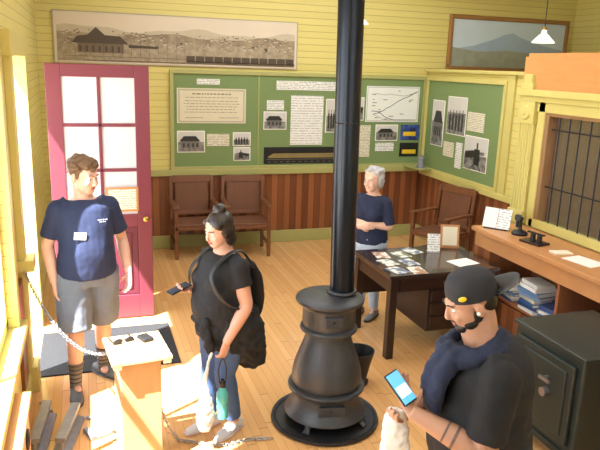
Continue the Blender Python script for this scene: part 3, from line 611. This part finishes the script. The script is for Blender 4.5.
def person(label,loc,a,h,W,D,belly,off,P,head,mats,hair,topc,bottom,shoe,sock=None,female=False):
    s=h/1.75; e=top('person',label,'person',(loc[0],loc[1],0),a)
    def of(z):
        k=sorted(off)
        if z<=k[0][0]: return k[0][1:]
        for p,q in zip(k,k[1:]):
            if z<=q[0]:
                t=(z-p[0])/(q[0]-p[0]); return (p[1]+(q[1]-p[1])*t,p[2]+(q[2]-p[2])*t)
        return k[-1][1:]
    def tor(z0,z1,inf):
        out=[]
        for z,rx,ry,dy in T0:
            if z0-.001<=z<=z1+.001:
                w_=W if z<1.45 else 1+(W-1)*.5; d_=D if z<1.45 else 1+(D-1)*.5
                by=belly*max(0,1-abs(z-1.08)/.2)
                ox,oy=of(z); out.append((V((ox,oy+dy-by*.6,z))*s,(rx*w_+inf+by*.5)*s,(ry*d_+inf+by)*s))
        return out
    def bust(b,inf):
        if female:
            ox,oy=of(1.28)
            for x in (-.065,.065): b.ell(V((ox+x*W,oy-.08*D,1.26))*s,((.066+inf)*s*W,(.058+inf)*s*W,(.068+inf)*s*W))
    J={k:V(v)*s for k,v in P.items() if k[-1] in 'LR' and not k.startswith('h_')}
    def arm(b,sd,inf,upto=3.0):
        sh,el,wr=J['sh'+sd],J['el'+sd],J['wr'+sd]; aw=P.get('armw',1)
        pts=[(sh,.052*aw),(sh.lerp(el,.35),.049*aw),(sh.lerp(el,.7),.043*aw),(el,.038*aw),(el.lerp(wr,.3),.040*aw),(el.lerp(wr,.7),.031*aw),(wr,.0245*aw)]
        fl=0 if inf<.005 else .007
        if upto<1: pts=[(sh,.052*aw),(sh.lerp(el,upto*.5),.050*aw),(sh.lerp(el,upto),.047*aw+fl)]
        elif upto<2: pts=pts[:4]+[(el.lerp(wr,upto-1),.039*aw+fl)]
        b.tube([(p,(r+inf)*s,(r+inf)*s) for p,r in pts],seg=16,ref=(0,1,0)); b.ell(sh,(.052*aw+inf*.8)*s)
        ox,oy=of(1.4); c_=V((ox+(.09 if sd=='L' else -.09)*W,oy+.01,1.425))*s
        b.tube([(c_+V((0,0,.015))*s,(.045+inf)*s,(.05+inf*.6)*s),(c_.lerp(sh,.6),(.05+inf)*s,(.045+inf*.6)*s),(sh,(.05*aw+inf)*s,(.05*aw+inf*.6)*s)],ref=(0,1,0),seg=14)
    def leg(b,sd,inf,upto=9,lw=1.0,flare=0):
        hp,kn,an=V((.088*(1 if sd=='L' else -1)*W,.01,.9))*s+V((*of(.9),0))*s,J['kn'+sd],J['an'+sd]
        pts=[(hp,.092*lw),(hp.lerp(kn,.35),.083*lw),(hp.lerp(kn,.75),.064*lw),(kn,.056*lw),(kn.lerp(an,.3),.056*lw),(kn.lerp(an,.65),.045*lw),(an,.036*lw)]
        if upto<1: pts=[(hp,.092*lw),(hp.lerp(kn,upto*.5),.084*lw+flare*.5),(hp.lerp(kn,upto),.07*lw+flare)]
        elif upto<2: pts=pts[:5]+[(kn.lerp(an,upto-1),.042*lw+flare)]
        b.tube([(p,(r+inf)*s,(r+inf)*s) for p,r in pts],seg=18,ref=(1,0,0)); b.ell(hp,(.094*lw+inf)*s)
    b=B()
    b.tube(tor(.84,1.6,0),ref=(1,0,0),seg=26); bust(b,0)
    for sd in 'LR':
        arm(b,sd,0); leg(b,sd,0,lw=P.get('legw',1))
        an=J['an'+sd]; b.ell(an-V((0,.03,.03))*s,(.03*s,.06*s,.03*s))
        hd=P['h_'+sd]; hand(b,J['wr'+sd],hd[0],hd[1],hd[2],1 if sd=='L' else -1,s,hd[3] if len(hd)>3 else .5)
    hc=V((*of(1.63),0))*s+V((0,-.02,1.63))*s+V(P.get('headoff',(0,0,0)))
    hs=P.get('hs',1)
    HM=Matrix.Translation(hc)@Matrix.Rotation(head[0],4,'Z')@Matrix.Rotation(head[1],4,'X')@Matrix.Rotation(head[2] if len(head)>2 else 0,4,'Y')@Matrix.Scale(s*hs,4)
    HR=HM.to_3x3().normalized()
    def he(b,c,r): b.ell(HM@V(c),tuple(x*s*hs for x in r),HR)
    hw=1.0+(W-1)*.35; fw=P.get('facew',1)
    he(b,(0,.014,.035),(.076*hw,.094,.085)); he(b,(0,-.022,-.03),(.062*hw*fw,.068,.08)); he(b,(0,-.05,-.082),(.036*hw*fw,.034,.028))
    he(b,(0,-.076,.026),(.048,.014,.011)); he(b,(.032*fw,-.066,-.03),(.025,.018,.02)); he(b,(-.032*fw,-.066,-.03),(.025,.018,.02))
    if not mats.get('covered_ears'):
        for x in (-1,1): he(b,(x*.077*hw,.012,-.012),(.011,.02,.032))
    b.tube([(HM@V((0,-.083,.015)),.008*s,.008*s),(HM@V((0,-.098,-.012)),.010*s,.010*s),(HM@V((0,-.103,-.027)),.015*s,.010*s),(HM@V((0,-.092,-.037)),.014*s,.008*s)],ref=HR@V((1,0,0)),seg=10)
    b.tube([(V((*of(1.47),0))*s+V((0,.012,1.46))*s,.062*s*hw,.062*s*hw),(HM@V((0,.02,-.07)),.054*s*hw,.056*s*hw),(HM@V((0,.02,-.02)),.05*s,.055*s)],ref=(1,0,0),seg=16)
    b.mk('body',mats['skin'],e,voxel=.0052,sm=2)
    b=B()
    for x in (-.031,.031): he(b,(x,-.0705,.004),(.0135,.0125,.0075))
    ey=b.mk('eyes',mats['eye'],e,smooth=True)
    b=B()
    for x in (-.031,.031): he(b,(x,-.0795,.003),(.0055,.0042,.0058))
    b.mk('irises',M_black,ey,smooth=True)
    b=B(); he(b,(0,-.087,-.056),(.022,.0075,.0042)); he(b,(0,-.086,-.063),(.019,.0075,.005)); b.mk('lips',mats['lip'],e,smooth=True)
    if mats.get('smile'):
        b=B(); he(b,(0,-.0905,-.059),(.019,.006,.0045)); b.mk('teeth',M_eye,e,smooth=True)
    for x in (-1,1):
        b=B(); b.tube([(HM@V((x*.014,-.089,.026)),.003*s,.004*s),(HM@V((x*.032,-.087,.032)),.003*s,.005*s),(HM@V((x*.05,-.073,.026)),.002*s,.003*s)],ref=(0,0,1),seg=8)
        b.mk('eyebrow',mats['brow'],e,smooth=True)
    hb=B(); hair(hb,he,HM,HR,s); hb.mk('hair',mats['hair'],e,voxel=.006,disp=mats.get('hdisp',.009),sm=2,nscale=.03)
    b=B(); ts=tor(topc['hem'],1.455,.013)
    if topc.get('flare'): ts[0]=(ts[0][0],ts[0][1]*topc['flare'],ts[0][2]*topc['flare'])
    b.tube(ts,ref=(1,0,0),seg=28); bust(b,.012)
    for sd in 'LR': arm(b,sd,.012,upto=topc['sleeve'])
    b.mk(topc['name'],topc['mat'],e,voxel=.0085,disp=topc.get('disp',.013),sm=topc.get('sm',3),label=topc.get('label'),nscale=.075)
    b=B(); hpz=tor(.84,1.03,.010); b.tube(hpz,ref=(1,0,0),seg=26)
    for sd in 'LR': leg(b,sd,bottom.get('inf',.010),upto=bottom['upto'],lw=P.get('legw',1),flare=bottom.get('flare',0))
    b.mk(bottom['name'],bottom['mat'],e,voxel=.0085,disp=.011,sm=3,label=bottom.get('label'),nscale=.07)
    for sd in 'LR':
        an=J['an'+sd]; f=V(P['ft'+sd][0:3]).normalized() if 'ft'+sd in P else V((0,-1,0)); l=V((-f.y,f.x,0))
        g=V((an.x,an.y,0)); b=B()
        b.tube([(g-f*.075*s+V((0,0,.045))*s,.032*s,.04*s),(g+V((0,0,.048))*s,.04*s,.045*s),(g+f*.07*s+V((0,0,.036))*s,.045*s,.034*s),(g+f*.14*s+V((0,0,.028))*s,.047*s,.026*s),(g+f*.19*s+V((0,0,.024))*s,.035*s,.02*s)],ref=l,seg=16,round_=True)
        b.tube([(an+V((0,0,-.04))*s,.045*s,.045*s),(an+V((0,0,.0))*s,.043*s,.043*s)],seg=16,smooth=False)
        sh=b.mk('shoe',shoe[0],e,voxel=.006,sm=2)
        b=B(); b.tube([(g-f*.105*s+V((0,0,.011))*s,.026*s,.011*s),(g+V((0,0,.011))*s,.042*s,.011*s),(g+f*.1*s+V((0,0,.011))*s,.05*s,.011*s),(g+f*.19*s+V((0,0,.011))*s,.038*s,.011*s),(g+f*.215*s+V((0,0,.011))*s,.02*s,.01*s)],ref=l,seg=14); b.mk('sole',shoe[1],sh,smooth=True)
        if sock:
            kn=J['kn'+sd]; b=B()
            b.tube([(an+V((0,0,-.02)),.042*s,.042*s),(an.lerp(kn,.3),.05*s,.05*s),(an.lerp(kn,sock[1]),.062*s,.062*s)],seg=18); b.mk('sock',sock[0],e,smooth=True)
    return e,s,HM,HR,he,J
M_eye=mat('eye_white',C(225,220,212),.3,var=.02)
def md(sk,hair,lip,brow,**k): return dict(skin=sk,hair=hair,lip=lip,brow=brow,eye=M_eye,**k)
M_navy=mat('navy_cotton_shirt',C(36,46,78),.85,var=.12,bump=.1,bscale=200)
M_navy2=mat('dark_navy_knit',C(28,36,64),.85,var=.15,bump=.1,bscale=200)
M_blk=mat('black_cotton',C(24,24,28),.85,var=.2,bump=.1,bscale=200)
M_jean=mat('blue_denim',C(66,92,136),.8,var=.2,scale=12,bump=.15,bscale=250)
M_short=mat('faded_grey_denim',C(112,120,132),.85,var=.15,scale=12,bump=.15,bscale=250)
M_ljean=mat('pale_blue_denim',C(176,192,212),.85,var=.12,scale=12)
M_sockm=boards('striped_sock',C(84,84,86),C(118,116,114),'Z',.035,.35,.9,C(60,60,62))
# --- man at the door
PA={'knL':(.12,.08,.5),'anL':(.13,.17,.09),'knR':(-.12,-.07,.5),'anR':(-.135,-.06,.09),'ftL':(.5,-.85,0),'ftR':(-.2,-1,0),
 'shL':(.182,.01,1.40),'elL':(.275,.05,1.13),'wrL':(.285,-.07,.90),'shR':(-.182,.01,1.40),'elR':(-.25,.06,1.13),'wrR':(-.235,-.02,.88),
 'h_L':((-.1,-.25,-1),(-.9,-.2,.1),.35),'h_R':((.05,-.2,-1),(.9,-.2,0),.35),'armw':1.1,'legw':1.08,'hs':1.08,'facew':1.12}
M_bh=mat('light_brown_hair',C(102,74,50),.6,var=.4,scale=60,stretch=(1,1,3))
def hairA(b,he,HM,HR,s):
    he(b,(0,.026,.050),(.084,.097,.086))
    for i in range(26):
        a_=i*2.4; z=random.uniform(.06,.125); r_=.082*math.sqrt(max(.1,1-((z-.045)/.09)**2)); x=r_*math.cos(a_); y=.018+r_*1.12*math.sin(a_)
        he(b,(x,y,z),(.02,.022,.014))
    for x in (-.045,-.015,.015,.045): he(b,(x,-.066+abs(x)*.3,.082),(.018,.016,.018))
    for x in (-1,1): he(b,(x*.076,-.012,.02),(.01,.014,.03))
A=person('standing young man in navy t-shirt, grey denim shorts and striped socks',(-.03,4.8),math.radians(14),1.765,1.17,1.16,.035,[(0,0,0),(1.0,0,0),(1.5,.0,0),(1.7,.0,-.02)],PA,(math.radians(34),.2),
 md(skin('fair_skin',C(216,168,146)),M_bh,skin('lips_a',C(186,120,110)),M_bh,hdisp=.01),hairA,
 dict(name='t_shirt',mat=M_navy,hem=.93,sleeve=.74,flare=1.04,disp=.009),dict(name='shorts',mat=M_short,upto=.97,inf=.026,flare=.016),(mat('grey_trainer',C(88,90,94),.6),M_black),sock=(M_sockm,.42))
e,s=A[0],A[1]
B().box(V((-.075,-.166,1.235))*s,(.08,.006,.05),Matrix.Rotation(-.12,3,'Z')@Matrix.Rotation(.12,3,'Y')).mk('name_tag',M_white,e)
b=B()
for i in range(6): b.box(V((.055+i*.012,-.155,1.335))*s,(.0045,.004,.008 if i%2 else .005),Matrix.Rotation(.12,3,'Z'))
for i in range(4): b.box(V((.067+i*.012,-.156,1.32))*s,(.0045,.004,.005),Matrix.Rotation(.12,3,'Z'))
b.mk('shirt_lettering',mat('faded_white_print',C(200,202,210),.7),e)
# --- woman with backpack
LB=(.81,3.97); AB=math.radians(-66)
PB={'knL':(.08,-.03,.5),'anL':(.085,.05,.09),'knR':(-.08,-.05,.5),'anR':(-.09,-.07,.09),'ftL':(.25,-1,0),'ftR':(0,-1,0),
 'shL':(.175,.01,1.385),'elL':(.24,.04,1.10),'wrL':(.215,-.12,.84),'shR':(-.175,.01,1.385),'elR':(-.23,.0,1.12),'wrR':(-.14,-.195,1.18),
 'h_L':((0,-.3,-1),(-1,-.1,0),.75,.6),'h_R':((.2,-1,.15),(.5,0,.9),.5,.5),'armw':1.3,'legw':1.25,'hs':1.06,'facew':1.06}
M_dh=mat('dark_brown_hair',C(38,29,27),.35,var=.35,scale=50,stretch=(1,1,3))
def hairB(b,he,HM,HR,s):
    he(b,(0,.03,.044),(.09,.103,.091)); he(b,(0,.055,-.01),(.088,.068,.085)); he(b,(0,.07,-.08),(.07,.05,.075))
    for x in (-1,1): he(b,(x*.07,.026,.0),(.026,.05,.06)); he(b,(x*.062,-.028,.06),(.024,.035,.03)); he(b,(x*.062,.04,-.06),(.026,.038,.06))
    he(b,(0,.05,.14),(.046,.046,.038))
Bp=person('standing woman in black t-shirt and blue jeans with jacket around waist',LB,AB,1.52,1.24,1.38,.055,[(0,0,0),(1.0,0,0),(1.5,0,-.01),(1.7,.0,-.03)],PB,(math.radians(4),.26),
 md(skin('tan_skin',C(206,154,130)),M_dh,skin('lips_b',C(170,92,92)),M_dh,hdisp=.006,covered_ears=True),hairB,
 dict(name='t_shirt',mat=M_blk,hem=.93,sleeve=.5),dict(name='jeans',mat=M_jean,upto=1.92,inf=.008),(mat('white_grey_trainer',C(206,204,206),.6,var=.15),mat('pale_sole',C(214,190,198),.6)),female=True)
e,s=Bp[0],Bp[1]
b=B(); b.tube([(V((0,.0,1.03))*s,.215*s,.205*s),(V((0,.02,.95))*s,.245*s,.235*s),(V((.01,.09,.83))*s,.25*s,.225*s),(V((.02,.18,.68))*s,.22*s,.16*s),(V((.04,.26,.54))*s,.15*s,.08*s)],ref=(1,0,0),seg=26)
b.tube([(V((.08,-.2,1.0))*s,.03*s,.022*s),(V((.1,-.225,.9))*s,.035*s,.02*s),(V((.12,-.19,.76))*s,.028*s,.018*s)],ref=(1,0,0),seg=12)
b.mk('tied_jacket',M_blk,e,voxel=.009,disp=.045,sm=2,label='black jacket tied around the waist',nscale=.06)
Bmw=Matrix.Translation((*LB,0))@Matrix.Rotation(AB,4,'Z')
def wB(p,s=Bp[1]): return Bmw@(V(p)*s)
bp=top('backpack','slim black fabric backpack worn on the back of a woman','backpack',wB((0.02,.235,.95)),AB)
b=B(); b.tube([(V((0,.03,0)),.09,.04),(V((0,.035,.12)),.105,.048),(V((0,.02,.25)),.10,.042),(V((0,-.005,.33)),.075,.03)],ref=(1,0,0),seg=20,round_=True); b.mk('bag',M_blk,bp,voxel=.009,disp=.01)
B().tube([(V((0,.062,.02)),.07,.022),(V((0,.07,.1)),.078,.022),(V((0,.065,.17)),.07,.018)],ref=(1,0,0),seg=16,round_=True).mk('front_pocket',M_black,bp,smooth=True)
for x in (-.1,.1):
    B().tube([((x*.8,-.03,.33),.018,.006),((x*.95,-.135,.46),.018,.006),((x*1.0,-.255,.455),.018,.006),((x*1.1,-.385,.345),.018,.006),((x*1.8,-.33,.18),.015,.006),((x*1.75,-.14,.08),.012,.005),((x*.9,.0,.02),.012,.005)],ref=(1,0,0),seg=10).mk('strap',M_black,bp,smooth=True)
ph=top('smartphone','dark smartphone held forward in the hand of a woman','phone',wB((-.11,-.31,1.195)),AB)
B().box((0,0,0.01),(.075,.15,.012),Matrix.Rotation(.25,3,'X')).mk('case',M_black,ph,bev=.004); B().box((0,0,.0168),(.066,.135,.002),Matrix.Rotation(.25,3,'X')).mk('screen',mat('dark_screen',C(50,60,80),.15),ph)
M_teal=mat('teal_bottle_plastic',C(80,170,170),.25,var=.1)
wb=top('water_bottle','teal plastic water bottle with carrying loop held low by woman','bottle',wB((.24,-.17,.27)),0)
B().lathe([(0,0),(.036,0),(.038,.01),(.038,.08),(.034,.095),(.038,.11),(.038,.17),(.022,.2),(.018,.215),(0,.215)]).mk('bottle_body',M_teal,wb,smooth=True)
B().lathe([(0,.215),(.022,.215),(.022,.245),(.014,.25),(.012,.265),(0,.265)]).mk('bottle_cap',M_black,wb,smooth=True)
B().tube([((-.02,0,.25),.004,.004),((-.024,0,.34),.004,.004),((0,0,.41),.004,.004),((.024,0,.34),.004,.004),((.02,0,.25),.004,.004)],ref=(0,1,0),seg=8).mk('carrying_loop',M_black,wb,smooth=True)
pbg=top('plastic_bag','small pale plastic bag hanging beside the water bottle','bag',wB((.21,-.30,.22)),.3)
b=B(); b.tube([(V((0,0,0)),.045,.03),(V((0,0,.09)),.06,.04),(V((0,0,.19)),.045,.028),(V((0.005,.01,.27)),.02,.014),(V((.03,.03,.40)),.011,.009),(V((.07,.05,.47)),.009,.008)],ref=(1,0,0),seg=14,round_=True); b.mk('bag_body',mat('pale_plastic',C(222,220,214),.4,var=.08,bump=.5,bscale=30),pbg,voxel=.005,disp=.012,nscale=.03)
# --- grey haired woman
PC={'knL':(.08,-.02,.5),'anL':(.09,.02,.09),'knR':(-.08,-.02,.5),'anR':(-.09,.0,.09),
 'shL':(.16,.01,1.39),'elL':(.23,-.01,1.13),'wrL':(.03,-.2,1.16),'shR':(-.16,.01,1.39),'elR':(-.23,-.01,1.13),'wrR':(-.02,-.235,1.13),
 'h_L':((-1,-.1,.1),(0,1,-.2),.35),'h_R':((1,.3,.15),(0,1,0),.35),'armw':1.12,'hs':1.16}
M_gh=mat('silver_grey_hair',C(168,166,166),.7,var=.4,scale=50)
def hairC(b,he,HM,HR,s):
    he(b,(0,.035,.045),(.092,.102,.09)); he(b,(0,.055,-.03),(.084,.064,.07)); he(b,(.074,.03,-.01),(.022,.04,.055)); he(b,(-.074,.03,-.01),(.022,.04,.055))
    for i in range(22):
        a_=i*2.4; z=random.uniform(-.05,.12); r_=.085*math.sqrt(max(.15,1-((z-.03)/.12)**2)); y=.035+r_*1.05*math.sin(a_); x=r_*math.cos(a_)
        if y<-.01 and z<.08: continue
        he(b,(x,y,z),(.024,.024,.024))
Cp=person('smiling grey-haired woman in navy top and pale jeans with folded arms',(2.63,5.66),math.radians(-50),1.50,1.16,1.2,.02,[(0,0,0),(1.0,0,0),(1.5,0,0),(1.7,0,-.01)],PC,(math.radians(-8),.05),
 md(skin('aged_fair_skin',C(220,176,154)),M_gh,skin('lips_c',C(186,110,105)),M_gh,smile=True,hdisp=.012,covered_ears=True),hairC,
 dict(name='shirt',mat=M_navy2,hem=.93,sleeve=.95),dict(name='jeans',mat=M_ljean,upto=1.92,inf=.01),(mat('grey_shoe',C(120,120,125),.6),M_black),female=True)
# --- man with phone
LD=(1.48,2.05); AD=math.radians(-108)
nL=V((.60,.34,.72)).normalized(); Lx=V((-.42,-.51,.6)); Lx=(Lx-nL*Lx.dot(nL)).normalized(); Sx=nL.cross(Lx)
phc=V((.08,-.35,1.275))
wl_=phc-Lx*.105-nL*.03
PD={'knL':(.1,-.02,.5),'anL':(.11,.02,.09),'knR':(-.1,-.02,.5),'anR':(-.11,.0,.09),
 'shL':(.195,.01,1.385),'elL':(.24,-.04,1.09),'wrL':tuple(wl_),'shR':(-.195,.0,1.385),'elR':(-.26,-.05,1.12),'wrR':(-.06,-.27,1.10),
 'h_L':(tuple(Lx*.9-Sx*.25),tuple(nL),.3,.9),'h_R':((.6,-.8,-.1),(.2,0,1),.7,.5),'armw':1.3,'legw':1.15,'hs':1.04}
M_kh=mat('black_hair',C(26,22,21),.5,var=.3,scale=60)
def hairD(b,he,HM,HR,s):
    he(b,(0,.035,.03),(.079,.082,.08)); he(b,(0,.06,-.02),(.06,.045,.05))
Dp=person('standing man in black t-shirt and backward cap looking at phone',LD,AD,1.69,1.4,1.5,.05,[(0,0,0),(1.0,0,0.03),(1.35,0,0.03),(1.5,0,-.04),(1.7,0,-.075)],PD,(math.radians(4),.46),
 md(skin('olive_skin',C(186,138,112)),M_kh,skin('lips_d',C(155,98,88)),M_kh),hairD,
 dict(name='t_shirt',mat=M_blk,hem=.84,sleeve=.82,disp=.016,sm=10),dict(name='trousers',mat=M_blk,upto=1.92,inf=.02),(mat('black_shoe',C(30,30,32),.6),M_black))
e,s,HM,HR,he,J=Dp
b=B(); he(b,(0,-.056,-.084),(.043,.036,.03)); he(b,(.046,-.026,-.066),(.022,.036,.03)); he(b,(-.046,-.026,-.066),(.022,.036,.03)); he(b,(.064,.0,-.04),(.012,.02,.03)); he(b,(-.064,.0,-.04),(.012,.02,.03)); he(b,(0,-.088,-.048),(.024,.007,.004)); b.mk('beard',M_kh,e,voxel=.004,disp=.003)
cp=B()
prof=[(.089,.012),(.091,.035),(.087,.07),(.07,.102),(.04,.118),(0,.123)]
cp.lathe([(0,0.012)]+prof,seg=32)
for v in cp.b.verts: v.co=HM@(Matrix.Rotation(-.16,4,'X')@V((v.co.x*1.03,v.co.y*1.12+.017,v.co.z+.01)))
cap=cp.mk('baseball_cap',mat('black_cap_cloth',C(34,34,40),.8,var=.15),e,smooth=True)
cp=B(); cp.tube([((-.075,.095,.01),.012,.003),((-.05,.15,.005),.03,.003),((0,.175,.008),.045,.003),((.05,.15,.005),.03,.003),((.075,.095,.01),.012,.003)],ref=(0,1,0),seg=10)
for v in cp.b.verts: v.co=HM@v.co
cp.mk('cap_brim',M_black,cap,smooth=True)
cp=B(); cp.ell(HM@V((.087,-.035,.058)),(.017*s,.006*s,.011*s),HR@Matrix.Rotation(1.1,3,'Z')); cp.mk('cap_emblem',M_yel,cap,smooth=True)
cp=B(); cp.ell(HM@V((.083*1.14,.0,-.02)),.008); cp.mk('earphone',M_white,e,smooth=True)
el,wr=J['elL'],J['wrL']
M_tat=mat('tattoo_ink',C(110,86,76),.6,var=.4,scale=40)
for t0,t1,r0 in ((.36,.40,.0515),(.5,.53,.0475)):
    B().tube([(el.lerp(wr,t0),r0*s,r0*s),(el.lerp(wr,t1),(r0-.0015)*s,(r0-.0015)*s)],seg=20,smooth=False).mk('forearm_tattoo',M_tat,e,smooth=True)
M_hood=mat('dark_navy_sweater',C(34,41,64),.9,var=.2,bump=.2,bscale=150)
b=B()
for k,(rr_,zz,rad) in enumerate(((.092,1.455,.030),(.115,1.435,.032))):
    ring=[]
    for i in range(13):
        t=2*math.pi*i/12; ring.append((V(((rr_+.016)*math.sin(t),-.045-rr_*math.cos(t)*1.15,zz-.035*math.cos(t)+.006*math.sin(3*t+k*2)))*s,rad*s,(rad*.75)*s))
    b.tube(ring,ref=(0,0,1),seg=12)
for (x,y,r_,zb) in ((.0,-.20,.036,1.22),(.05,-.215,.04,1.18),(.10,-.2,.036,1.2)):
    b.tube([(V((x*.8,y+.06,1.42))*s,r_*s,r_*s),(V((x,y+.01,1.35))*s,(r_+.008)*s,r_*s),(V((x*1.1,y-.01,1.27))*s,(r_+.008)*s,r_*.9*s),(V((x*1.0,y-.0,zb))*s,r_*.8*s,r_*.5*s)],ref=(1,0,0),seg=14,round_=True)
b.mk('draped_sweater',M_hood,e,voxel=.007,disp=.016,label='dark navy sweater draped around the neck and chest',nscale=.04)
Dmw=Matrix.Translation((*LD,0))@Matrix.Rotation(AD,4,'Z')
def wD(p): return Dmw@(V(p)*Dp[1])
ph=top('smartphone','smartphone with lit blue and white screen in the hand','phone',wD(phc),0)
mm=Matrix((Sx,nL,Lx)).transposed()
ph.rotation_euler=(Dmw.to_3x3()@mm).to_euler()
B().box((0,0,0),(.072,.011,.14)).mk('case',M_black,ph,bev=.004)
B().box((0,.006,0),(.065,.002,.128)).mk('screen',mat('lit_phone_screen',C(90,170,215),.2,emit=.9),ph)
B().box((0,.0075,-.015),(.057,.001,.045)).mk('screen_content',mat('screen_white',C(235,240,245),.3,emit=.8),ph)
b=B(); b.tube([(V((0,0,.06)),.03,.012),(V((0,0,0)),.05,.02),(V((.005,0,-.12)),.06,.022),(V((0,0,-.26)),.065,.02)],ref=(1,0,0),seg=14); o=b.mk('folded_cloth',M_white,voxel=.006,disp=.014,nscale=.03); o.location=wD((.0,-.345,1.075)); o.rotation_euler=(0,0,math.radians(-30)); tag(o,'folded white cloth held in front of the man','cloth')
# ---------------------------------------------------------------- light
sun=bpy.data.objects.new('sun',bpy.data.lights.new('sun','SUN')); S.collection.objects.link(sun)
sun.data.energy=44; sun.data.angle=.014; sun.data.color=(1,.98,.96)
sun.rotation_euler=V((.55,.35,-1)).to_track_quat('-Z','Y').to_euler()
def area(loc,size,e,col=(.93,.96,1),rot=(0,0,0)):  # added fill light without a fitting, brightens the interior
    l=bpy.data.objects.new('area_light',bpy.data.lights.new('area_light','AREA')); S.collection.objects.link(l)
    l.data.shape='RECTANGLE'; l.data.size,l.data.size_y=size; l.data.energy=e; l.data.color=col; l.location=loc; l.rotation_euler=rot
area((2.6,6.3,3.9),(4,3),118,(.9,.95,1)); area((2.2,2.2,3.9),(3.5,3.5),50,(.9,.95,1)); area((4.8,3.8,2.5),(.8,1.2),18)  # two added ceiling fills, last one an added fill inside the office
area((2.5,-1.9,2.2),(4,2.5),70,(.84,.92,1),(math.radians(80),0,0))  # added fill from behind the camera
w=bpy.data.worlds.new('w'); S.world=w; w.use_nodes=True
bg=w.node_tree.nodes['Background']; bg.inputs[0].default_value=(.78,.88,1,1); bg.inputs[1].default_value=6.5
S.view_settings.view_transform='Standard'; S.view_settings.look='None'; S.view_settings.exposure=0
